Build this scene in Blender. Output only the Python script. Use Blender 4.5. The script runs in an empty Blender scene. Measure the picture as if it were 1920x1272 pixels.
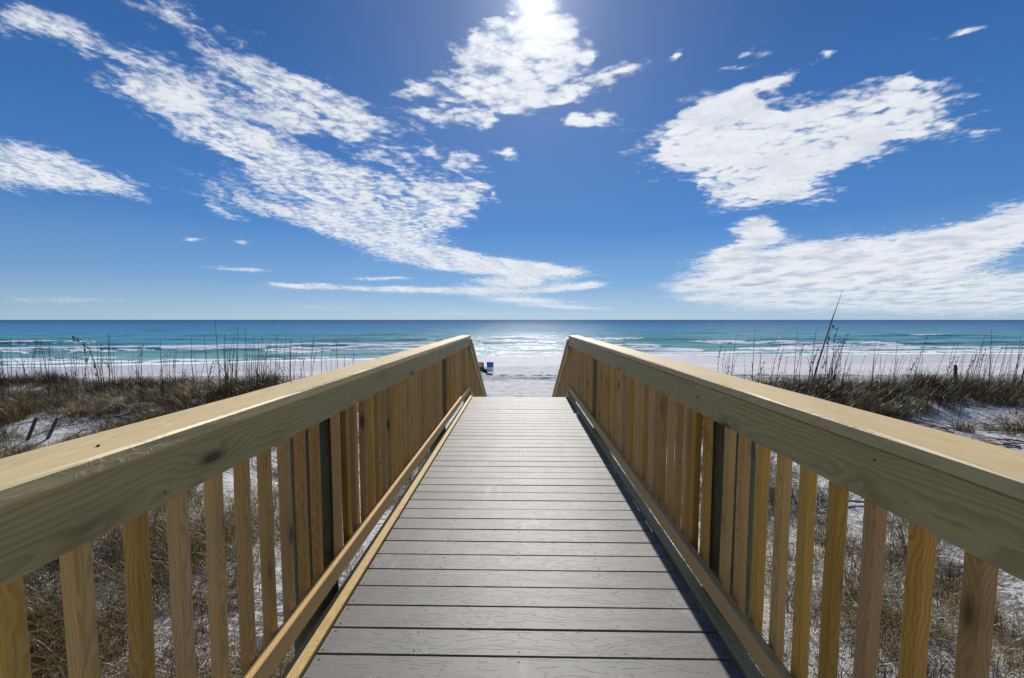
import bpy, bmesh, math, random
import numpy as np
from mathutils import Vector, Matrix

random.seed(7)
RNG = np.random.default_rng(11)
scene = bpy.context.scene
COL = scene.collection
R = math.radians

# ------------------------------------------------------------------ helpers
def link(name, me, mat=None, parent=None):
    o = bpy.data.objects.new(name, me)
    COL.objects.link(o)
    if me is not None and mat is not None:
        for m in (mat if isinstance(mat, (list, tuple)) else [mat]):
            me.materials.append(m)
    if parent is not None:
        o.parent = parent
    return o

def tag(o, label=None, cat=None, group=None, kind=None):
    if label: o['label'] = label
    if cat: o['category'] = cat
    if group: o['group'] = group
    if kind: o['kind'] = kind
    return o

def empty(name, loc, label, cat, group=None):
    o = bpy.data.objects.new(name, None)
    COL.objects.link(o)
    o.location = loc
    o.empty_display_size = .1
    return tag(o, label, cat, group)

def mesh_np(name, verts, faces, smooth=False):
    """verts (n,3) array, faces (m,k) array with k = 3 or 4"""
    me = bpy.data.meshes.new(name)
    verts = np.ascontiguousarray(verts, dtype=np.float32)
    faces = np.ascontiguousarray(faces, dtype=np.int32)
    m, k = faces.shape
    me.vertices.add(len(verts)); me.vertices.foreach_set('co', verts.ravel())
    me.loops.add(m * k); me.loops.foreach_set('vertex_index', faces.ravel())
    me.polygons.add(m)
    me.polygons.foreach_set('loop_start', np.arange(0, m * k, k, dtype=np.int32))
    me.update(calc_edges=True)
    if smooth:
        me.polygons.foreach_set('use_smooth', np.ones(m, dtype=bool))
    me.validate()
    return me

def attr(me, name, values):
    a = me.attributes.new(name, 'FLOAT', 'POINT')
    a.data.foreach_set('value', np.ascontiguousarray(values, dtype=np.float32))

def mesh_py(name, verts, faces, smooth=False):
    me = bpy.data.meshes.new(name)
    me.from_pydata([tuple(v) for v in verts], [], faces)
    me.update()
    if smooth:
        for p in me.polygons: p.use_smooth = True
    return me

def board_geo(L, W, H, n=8, bow=0.0, ch=.003, seed=0, twist=0.0, rough=0.0):
    """A sawn board along local X from 0 to L, W along Y, H along Z, chamfered long edges, slightly bowed."""
    rr = random.Random(seed)
    w, h = W / 2, H / 2
    prof = [(-w + ch, -h), (w - ch, -h), (w, -h + ch), (w, h - ch), (w - ch, h), (-w + ch, h), (-w, h - ch), (-w, -h + ch)]
    b1, b2 = rr.uniform(-1, 1) * bow, rr.uniform(-1, 1) * bow
    V, F = [], []
    for i in range(n + 1):
        t = i / n
        s = math.sin(math.pi * t)
        a = twist * (t - .5)
        ca, sa = math.cos(a), math.sin(a)
        for (y, z) in prof:
            jy, jz = rr.uniform(-rough, rough), rr.uniform(-rough, rough)
            yy, zz = y * ca - z * sa, y * sa + z * ca
            V.append((L * t, yy + b1 * s + jy, zz + b2 * s + jz))
    for i in range(n):
        a, b = i * 8, (i + 1) * 8
        for k in range(8):
            k2 = (k + 1) % 8
            F.append((a + k, a + k2, b + k2, b + k))
    F.append(tuple(reversed(range(8))))
    F.append(tuple(n * 8 + k for k in range(8)))
    return V, F

def board(name, mat, parent, o, x, z, L, W, H, **kw):
    """board whose length axis points along x, its thickness axis along z (both in the parent's space)"""
    V, F = board_geo(L, W, H, **kw)
    ob = link(name, mesh_py(name, V, F), mat, parent)
    x = Vector(x).normalized(); z = Vector(z); z = (z - x * z.dot(x)).normalized(); y = z.cross(x)
    M = Matrix((x, y, z)).transposed().to_4x4(); M.translation = Vector(o)
    ob.matrix_local = M
    return ob

def tube_geo(path, radii, sides=8, cap=True):
    V, F = [], []
    P = [Vector(p) for p in path]
    up = Vector((.13, .21, .97)).normalized()
    for i, p in enumerate(P):
        d = (P[min(i + 1, len(P) - 1)] - P[max(i - 1, 0)]).normalized()
        a = d.cross(up)
        if a.length < 1e-3: a = d.cross(Vector((1, 0, 0)))
        a.normalize(); b = d.cross(a)
        r = radii[i] if isinstance(radii, (list, tuple)) else radii
        for k in range(sides):
            t = 2 * math.pi * k / sides
            V.append(p + (a * math.cos(t) + b * math.sin(t)) * r)
    for i in range(len(P) - 1):
        for k in range(sides):
            k2 = (k + 1) % sides
            F.append((i * sides + k, (i + 1) * sides + k, (i + 1) * sides + k2, i * sides + k2))
    if cap:
        F.append(tuple(range(sides)))
        F.append(tuple(reversed([(len(P) - 1) * sides + k for k in range(sides)])))
    return V, F

def merge(*gs):
    V, F = [], []
    for v, f in gs:
        o = len(V); V += list(v); F += [tuple(i + o for i in q) for q in f]
    return V, F

# value noise in numpy for the terrain and the sea
def vnoise(x, y, seed=0):
    g = np.random.default_rng(seed).random((256, 256)).astype(np.float32)
    x = np.asarray(x, dtype=np.float64); y = np.asarray(y, dtype=np.float64)
    xi, yi = np.floor(x).astype(int), np.floor(y).astype(int)
    fx, fy = x - xi, y - yi
    fx, fy = fx * fx * (3 - 2 * fx), fy * fy * (3 - 2 * fy)
    a = g[xi & 255, yi & 255]; b = g[(xi + 1) & 255, yi & 255]
    c = g[xi & 255, (yi + 1) & 255]; d = g[(xi + 1) & 255, (yi + 1) & 255]
    return (a * (1 - fx) + b * fx) * (1 - fy) + (c * (1 - fx) + d * fx) * fy

def fbm(x, y, seed=0, octv=4):
    s, a, t = 0, .5, 0
    for k in range(octv):
        s = s + a * vnoise(np.asarray(x) * 2 ** k, np.asarray(y) * 2 ** k, seed + k); t += a; a *= .5
    return s / t

def sstep(a, b, x):
    t = np.clip((np.asarray(x, dtype=float) - a) / (b - a), 0, 1)
    return t * t * (3 - 2 * t)

# ------------------------------------------------------------------ node helper
class NT:
    def __init__(self, tree):
        self.t = tree; self.n = tree.nodes; self.l = tree.links
    def set(self, node, key, v):
        s = node.inputs[key]
        if isinstance(v, bpy.types.NodeSocket): self.l.new(v, s)
        elif v is not None: s.default_value = v
    def math(self, op, a, b=None, c=None, clamp=False):
        q = self.n.new('ShaderNodeMath'); q.operation = op; q.use_clamp = clamp
        for i, v in enumerate((a, b, c)):
            if v is not None: self.set(q, i, v)
        return q.outputs[0]
    def vmath(self, op, a, b=None, scale=None):
        q = self.n.new('ShaderNodeVectorMath'); q.operation = op
        self.set(q, 0, a)
        if b is not None: self.set(q, 1, b)
        if scale is not None: self.set(q, 'Scale', scale)
        return q.outputs['Value'] if op in ('LENGTH', 'DOT_PRODUCT', 'DISTANCE') else q.outputs[0]
    def sep(self, v):
        q = self.n.new('ShaderNodeSeparateXYZ'); self.set(q, 0, v); return q.outputs
    def comb(self, x=0., y=0., z=0.):
        q = self.n.new('ShaderNodeCombineXYZ')
        for i, v in enumerate((x, y, z)): self.set(q, i, v)
        return q.outputs[0]
    def noise(self, v, scale=1., detail=2., rough=.5, dist=0., col=False):
        q = self.n.new('ShaderNodeTexNoise'); self.set(q, 'Vector', v)
        q.inputs['Scale'].default_value = scale; q.inputs['Detail'].default_value = detail
        q.inputs['Roughness'].default_value = rough; q.inputs['Distortion'].default_value = dist
        return q.outputs['Color'] if col else q.outputs[0]
    def voro(self, v, scale=1., feature='F1', rnd=1.):
        q = self.n.new('ShaderNodeTexVoronoi'); q.feature = feature; self.set(q, 'Vector', v)
        q.inputs['Scale'].default_value = scale; q.inputs['Randomness'].default_value = rnd
        return q.outputs
    def mapping(self, v, loc=(0, 0, 0), rot=(0, 0, 0), scale=(1, 1, 1), kind='POINT'):
        q = self.n.new('ShaderNodeMapping'); q.vector_type = kind; self.set(q, 'Vector', v)
        q.inputs['Location'].default_value = loc; q.inputs['Rotation'].default_value = rot; q.inputs['Scale'].default_value = scale
        return q.outputs[0]
    def ramp(self, v, stops, interp='LINEAR'):
        q = self.n.new('ShaderNodeValToRGB'); self.set(q, 0, v); e = q.color_ramp; e.interpolation = interp
        while len(e.elements) < len(stops): e.elements.new(.5)
        for el, (p, c) in zip(e.elements, stops):
            el.position = p; el.color = (*c, 1) if len(c) == 3 else c
        return q.outputs[0]
    def mr(self, v, a, b, c=0., d=1., smooth=False):
        q = self.n.new('ShaderNodeMapRange'); q.interpolation_type = 'SMOOTHSTEP' if smooth else 'LINEAR'
        for i, x in enumerate((v, a, b, c, d)): self.set(q, i, x)
        return q.outputs[0]
    def mix(self, f, a, b, mode='MIX'):
        q = self.n.new('ShaderNodeMix'); q.data_type = 'RGBA'; q.blend_type = mode
        ins = [s for s in q.inputs if s.enabled]
        for s, v in zip((q.inputs[0], q.inputs[6], q.inputs[7]), (f, a, b)):
            if isinstance(v, bpy.types.NodeSocket): self.l.new(v, s)
            else: s.default_value = v if not isinstance(v, tuple) or len(v) == 4 else (*v, 1)
        return q.outputs[2]
    def bump(self, h, strength=.3, dist=.01, normal=None):
        q = self.n.new('ShaderNodeBump'); q.inputs['Strength'].default_value = strength
        q.inputs['Distance'].default_value = dist; self.set(q, 'Height', h)
        if normal is not None: self.set(q, 'Normal', normal)
        return q.outputs[0]

def new_mat(name):
    m = bpy.data.materials.new(name); m.use_nodes = True
    nt = NT(m.node_tree)
    b = next(n for n in nt.n if n.type == 'BSDF_PRINCIPLED')
    return m, nt, b

def obj_coord(nt):
    tc = nt.n.new('ShaderNodeTexCoord'); oi = nt.n.new('ShaderNodeObjectInfo')
    return tc.outputs['Object'], oi.outputs['Random']

def geo_pos(nt):
    return nt.n.new('ShaderNodeNewGeometry').outputs['Position']

# ------------------------------------------------------------------ materials
def wood(name, light, dark, freq=170., pith=.07, contrast=.75, rough=.6, knots=.5, blotch=None, blotch_amt=.5, fibre=.2, spec=.35, vary=.25, bump=.5, dents=False):
    """sawn pine: growth rings cut through in 3-D along local X, knots, fibres and blotches"""
    m, nt, b = new_mat(name)
    v, rnd = obj_coord(nt)
    r7 = nt.math('FRACT', nt.math('MULTIPLY', rnd, 7.31)); r13 = nt.math('FRACT', nt.math('MULTIPLY', rnd, 13.7))
    p = nt.vmath('ADD', v, nt.comb(nt.math('MULTIPLY', rnd, 57.), 0., 0.))
    x, y, z = nt.sep(p)
    # knots: sparse cells along the board
    kv = nt.comb(nt.math('MULTIPLY', x, 2.3), nt.math('ADD', nt.math('MULTIPLY', y, 7.), nt.math('MULTIPLY', rnd, 91.)), nt.math('ADD', nt.math('MULTIPLY', z, 7.), r7))
    kd = nt.voro(kv, 1.)['Distance']
    swirl = nt.mr(kd, .0, .5, 1., 0., True)
    core = nt.mr(kd, .05 * knots, .17 * knots, 1., 0., True)
    # rings
    wob = nt.noise(nt.vmath('MULTIPLY', p, (1.3, 4., 4.)), 1., 4., .6, .4, True)
    ws = nt.sep(wob)
    yy = nt.math('ADD', nt.math('ADD', y, nt.math('MULTIPLY', nt.math('SUBTRACT', r7, .5), pith * 1.6)), nt.math('MULTIPLY', nt.math('SUBTRACT', ws[0], .5), .13))
    zz = nt.math('ADD', nt.math('ADD', z, nt.math('MULTIPLY', nt.math('ADD', r13, .35), pith)), nt.math('MULTIPLY', nt.math('SUBTRACT', ws[1], .5), .13))
    rad = nt.math('SQRT', nt.math('ADD', nt.math('MULTIPLY', yy, yy), nt.math('MULTIPLY', zz, zz)))
    rad = nt.math('ADD', rad, nt.math('MULTIPLY', swirl, .025 * knots))
    ring = nt.math('FRACT', nt.math('MULTIPLY', rad, freq))
    late = nt.math('MULTIPLY', nt.mr(ring, .25, .85, 0., 1., True), nt.mr(ring, .9, 1., 1., 0.))
    fib = nt.noise(nt.vmath('MULTIPLY', p, (5., 260., 260.)), 1., 3., .6)
    blo = nt.noise(nt.vmath('MULTIPLY', p, (1.6, 9., 9.)), 1., 4., .6)
    c = nt.mix(nt.math('MULTIPLY', late, contrast), light, dark)
    if blotch:
        c = nt.mix(nt.math('MULTIPLY', nt.mr(blo, .4, .7, 0., 1., True), blotch_amt), c, blotch)
    c = nt.mix(nt.math('MULTIPLY', nt.mr(fib, .35, .75), fibre), c, tuple(q * .5 for q in dark))
    c = nt.mix(nt.math('MULTIPLY', core, .85), c, (.05, .025, .012))
    c = nt.mix(nt.math('MULTIPLY', nt.math('SUBTRACT', swirl, core, clamp=True), .35 * knots), c, tuple(q * .7 for q in dark))
    hs = nt.n.new('ShaderNodeHueSaturation')
    nt.set(hs, 'Value', nt.math('ADD', nt.math('MULTIPLY', nt.math('SUBTRACT', r13, .5), 2 * vary), 1.))
    nt.set(hs, 'Saturation', nt.math('ADD', nt.math('MULTIPLY', nt.math('SUBTRACT', r7, .5), vary), 1.))
    nt.set(hs, 'Hue', nt.math('ADD', nt.math('MULTIPLY', nt.math('SUBTRACT', rnd, .5), .012), .5))
    nt.set(hs, 'Color', c)
    nt.set(b, 'Base Color', hs.outputs[0])
    b.inputs['Roughness'].default_value = rough
    b.inputs['Specular IOR Level'].default_value = spec
    h = nt.math('ADD', nt.math('MULTIPLY', fib, .6), nt.math('MULTIPLY', late, .3))
    nrm = nt.bump(h, bump, .0012)
    if dents:   # incising marks of pressure-treated lumber: short dashes along the board
        br = nt.n.new('ShaderNodeTexBrick')
        nt.set(br, 'Vector', nt.comb(nt.math('ADD', x, nt.math('MULTIPLY', fib, .004)), nt.math('ADD', y, z), 0.))
        br.inputs['Scale'].default_value = 1.
        br.inputs['Brick Width'].default_value = .055; br.inputs['Row Height'].default_value = .019
        br.inputs['Mortar Size'].default_value = .0032; br.inputs['Mortar Smooth'].default_value = .5
        br.offset = .37
        dn = nt.math('MULTIPLY', nt.mr(nt.noise(p, 38., 2.), .5, .62, 0., 1., True), nt.math('SUBTRACT', 1., br.outputs['Fac']))
        gn = nt.sep(nt.n.new('ShaderNodeNewGeometry').outputs['True Normal'])
        dn = nt.math('MULTIPLY', dn, nt.math('SUBTRACT', 1., nt.math('ABSOLUTE', gn[2]), clamp=True))
        nrm = nt.bump(nt.math('MULTIPLY', dn, nt.mr(nt.noise(p, 1.7, 1.), .42, .58)), .5, .003, nrm)
    nt.set(b, 'Normal', nrm)
    return m

def flat_mat(name, col, rough=.6, metal=0., nscale=30., namp=.3, bump=.1, spec=.4):
    m, nt, b = new_mat(name)
    v, rnd = obj_coord(nt)
    n = nt.noise(nt.vmath('ADD', v, nt.comb(nt.math('MULTIPLY', rnd, 31.), 0., 0.)), nscale, 4., .6)
    nt.set(b, 'Base Color', nt.mix(nt.mr(n, .3, .7), tuple(c * (1 - namp) for c in col), tuple(min(1, c * (1 + namp)) for c in col)))
    b.inputs['Roughness'].default_value = rough; b.inputs['Metallic'].default_value = metal
    b.inputs['Specular IOR Level'].default_value = spec
    nt.set(b, 'Normal', nt.bump(n, bump, .003))
    return m

M = {}
M['cap'] = wood('cap_pine', (.80, .61, .29), (.64, .44, .17), freq=75, pith=.08, contrast=.5, rough=.5, knots=.6, blotch=(.56, .48, .24), blotch_amt=.35, vary=.06, dents=True)
M['rail'] = wood('rail_green_pine', (.64, .475, .195), (.35, .25, .085), freq=62, pith=.055, contrast=.55, rough=.6, knots=1.0, blotch=(.52, .43, .19), blotch_amt=.5, vary=.1, dents=True)
M['baluster'] = wood('baluster_pine', (.82, .46, .125), (.50, .24, .055), freq=130, pith=.06, contrast=.6, rough=.55, knots=.95, blotch=(.56, .35, .11), blotch_amt=.5, vary=.2)
M['bottom'] = wood('bottom_rail_pine', (.82, .53, .21), (.60, .36, .12), freq=180, pith=.06, contrast=.6, rough=.55, knots=.5, vary=.1)
M['trim'] = wood('trim_pine', (.62, .45, .18), (.42, .29, .10), freq=180, pith=.06, contrast=.6, rough=.55, knots=.3, vary=.1)
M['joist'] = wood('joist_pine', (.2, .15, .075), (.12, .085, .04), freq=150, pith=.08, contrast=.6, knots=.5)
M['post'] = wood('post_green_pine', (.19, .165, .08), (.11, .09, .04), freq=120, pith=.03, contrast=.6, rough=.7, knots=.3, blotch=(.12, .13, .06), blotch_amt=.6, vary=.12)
M['screw'] = flat_mat('screw_dark_steel', (.02, .018, .016), .5, .3)
M['bolt'] = flat_mat('bolt_zinc', (.55, .56, .6), .35, 1., 200, .15)

def deck_mat():
    m, nt, b = new_mat('grey_composite_decking')
    v, rnd = obj_coord(nt)
    p = nt.vmath('ADD', v, nt.comb(nt.math('MULTIPLY', rnd, 41.), nt.math('MULTIPLY', rnd, 7.), 0.))
    x, y, z = nt.sep(p)
    wob = nt.noise(nt.vmath('MULTIPLY', p, (2.2, 11., 4.)), 1., 3., .5)
    # embossed cathedral grain: contour lines of a stretched noise
    con = nt.math('FRACT', nt.math('MULTIPLY', nt.math('ADD', wob, nt.math('MULTIPLY', y, .9)), 13.))
    line = nt.math('MULTIPLY', nt.mr(con, .0, .17, 1., 0., True), nt.mr(nt.noise(nt.vmath('MULTIPLY', p, (9., 60., 9.)), 1., 3., .6), .34, .52))
    fine = nt.noise(nt.vmath('MULTIPLY', p, (14., 240., 14.)), 1., 3., .6)
    W = geo_pos(nt)
    blot = nt.noise(W, 2.3, 5., .6)
    c = nt.mix(nt.mr(blot, .3, .7), (.178, .171, .156), (.232, .222, .203))
    c = nt.mix(nt.math('MULTIPLY', nt.mr(fine, .4, .75), .35), c, (.11, .105, .098))
    c = nt.mix(nt.math('MULTIPLY', line, .28), c, (.045, .042, .038))
    # pale scuffs and sand dust in a few places
    sc = nt.noise(nt.vmath('MULTIPLY', W, (6., 3., 1.)), 1., 6., .7, .6)
    reg = nt.noise(W, 1.1, 1.)
    c = nt.mix(nt.math('MULTIPLY', nt.math('MULTIPLY', nt.mr(sc, .55, .69), nt.mr(reg, .43, .57)), .6), c, (.45, .44, .42))
    spk = nt.voro(W, 14.)['Distance']
    c = nt.mix(nt.mr(spk, .03, .06, .7, 0.), c, (.5, .49, .47))
    hs = nt.n.new('ShaderNodeHueSaturation')
    nt.set(hs, 'Value', nt.math('ADD', nt.math('MULTIPLY', nt.math('SUBTRACT', rnd, .5), .14), 1.)); nt.set(hs, 'Color', c)
    nt.set(b, 'Base Color', hs.outputs[0])
    b.inputs['Roughness'].default_value = .52; b.inputs['Specular IOR Level'].default_value = .36
    h = nt.math('SUBTRACT', nt.math('MULTIPLY', fine, .5), line)
    nt.set(b, 'Normal', nt.bump(h, .45, .0012))
    return m
M['deck'] = deck_mat()

def sand_mat():
    m, nt, b = new_mat('white_quartz_sand')
    W = geo_pos(nt); x, y, z = nt.sep(W)
    a = nt.n.new('ShaderNodeAttribute'); a.attribute_name = 'wet'
    l = nt.n.new('ShaderNodeAttribute'); l.attribute_name = 'litter'
    big = nt.noise(W, .35, 4., .55)
    fine = nt.noise(W, 60., 4., .7)
    foot = nt.noise(nt.vmath('MULTIPLY', W, (2.2, 1.5, 1.)), 1.6, 4., .62)
    dry = nt.mix(nt.mr(big, .3, .7), (.76, .75, .735), (.85, .84, .82))
    dry = nt.mix(nt.math('MULTIPLY', nt.mr(fine, .35, .7), .25), dry, (.45, .43, .41))
    dry = nt.mix(nt.math('MULTIPLY', nt.mr(foot, .52, .64), .45), dry, (.44, .43, .44))
    # fallen leaves and dark plant litter among the dune grass
    l1 = nt.noise(nt.vmath('MULTIPLY', W, (7., 15., 6.)), 1., 4., .6, 1.5)
    l2 = nt.noise(W, 1.1, 3., .6)
    lit = nt.math('MULTIPLY', nt.mr(nt.math('ADD', l1, nt.math('MULTIPLY', nt.math('SUBTRACT', l2, .5), .7)), .53, .60, 0., 1., True), l.outputs['Fac'])
    c = nt.mix(nt.math('MULTIPLY', lit, .8), dry, (.075, .055, .035))
    wetc = nt.mix(nt.mr(big, .3, .7), (.50, .50, .53), (.58, .575, .60))
    c = nt.mix(a.outputs['Fac'], c, wetc)
    nt.set(b, 'Base Color', c)
    nt.set(b, 'Roughness', nt.mr(a.outputs['Fac'], 0., 1., .9, .7))
    b.inputs['Specular IOR Level'].default_value = .15
    h = nt.math('ADD', nt.math('MULTIPLY', foot, 1.), nt.math('MULTIPLY', fine, .12))
    h = nt.math('MULTIPLY', h, nt.math('SUBTRACT', 1., nt.math('MULTIPLY', a.outputs['Fac'], .93)))
    nt.set(b, 'Normal', nt.bump(h, 1., .2))
    return m
M['sand'] = sand_mat()

def grass_mat(name, cols):
    m, nt, b = new_mat(name)
    a = nt.n.new('ShaderNodeAttribute'); a.attribute_name = 'tint'
    c = nt.ramp(a.outputs['Fac'], cols)
    W = geo_pos(nt)
    c = nt.mix(nt.mr(nt.noise(W, .8, 3.), .35, .65, 0., .4), c, (.07, .055, .02))
    nt.set(b, 'Base Color', c)
    b.inputs['Roughness'].default_value = .4; b.inputs['Specular IOR Level'].default_value = .35
    tr = nt.n.new('ShaderNodeBsdfTranslucent'); nt.set(tr, 'Color', c)
    mx = nt.n.new('ShaderNodeMixShader'); mx.inputs[0].default_value = .25
    nt.l.new(b.outputs[0], mx.inputs[1]); nt.l.new(tr.outputs[0], mx.inputs[2])
    out = next(n for n in nt.n if n.type == 'OUTPUT_MATERIAL'); nt.l.new(mx.outputs[0], out.inputs[0])
    return m
M['grass'] = grass_mat('dune_grass', [(0, (.04, .021, .007)), (.25, (.155, .088, .026)), (.42, (.11, .125, .018)), (.6, (.22, .155, .04)), (.8, (.36, .235, .075)), (1, (.60, .46, .21))])
M['stalk'] = flat_mat('dry_stalk', (.11, .08, .048), .6, 0, 14, .4)
M['stalk_dark'] = flat_mat('dark_dry_stalk', (.035, .028, .022), .6, 0, 14, .4)
M['seed'] = flat_mat('dark_seed', (.03, .02, .014), .8, 0, 60, .4)
M['driftwood'] = wood('grey_weathered_wood', (.13, .11, .09), (.07, .055, .045), freq=160, pith=.03, contrast=.5, knots=.3)
M['blue'] = flat_mat('blue_chair_fabric', (.012, .12, .42), .7, 0, 60, .12)
M['white'] = flat_mat('white_chair_plastic', (.75, .75, .74), .5, 0, 20, .06)
M['alu'] = flat_mat('chair_tube', (.6, .6, .62), .3, 1., 60, .1)
M['brown'] = flat_mat('brown_chair_fabric', (.13, .065, .055), .75, 0, 60, .3)
M['navy'] = flat_mat('navy_bag_fabric', (.02, .025, .07), .75, 0, 60, .3)
M['tan'] = flat_mat('tan_towel', (.5, .4, .32), .9, 0, 40, .15)

# ------------------------------------------------------------------ camera, sun, sky
EYE = 1.38
cam = bpy.data.cameras.new('camera'); cam.lens = 14.44; cam.sensor_width = 36; cam.shift_y = .0099
cam.clip_start = .02; cam.clip_end = 120000
camo = bpy.data.objects.new('camera', cam); COL.objects.link(camo)
camo.location = (0, 0, EYE); camo.rotation_euler = (R(90 - 4.09), 0, R(1.04))
scene.camera = camo

SUN_EL, SUN_AZ = R(36.6), R(2.0)
sd = Vector((math.sin(SUN_AZ) * math.cos(SUN_EL), math.cos(SUN_AZ) * math.cos(SUN_EL), math.sin(SUN_EL)))
sl = bpy.data.lights.new('sun', 'SUN'); sl.energy = 4.2; sl.angle = R(.53); sl.color = (1., .955, .88)
so = bpy.data.objects.new('sun', sl); COL.objects.link(so)
so.rotation_euler = (-sd).to_track_quat('-Z', 'Y').to_euler(); so.location = (0, 0, 30)

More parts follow.
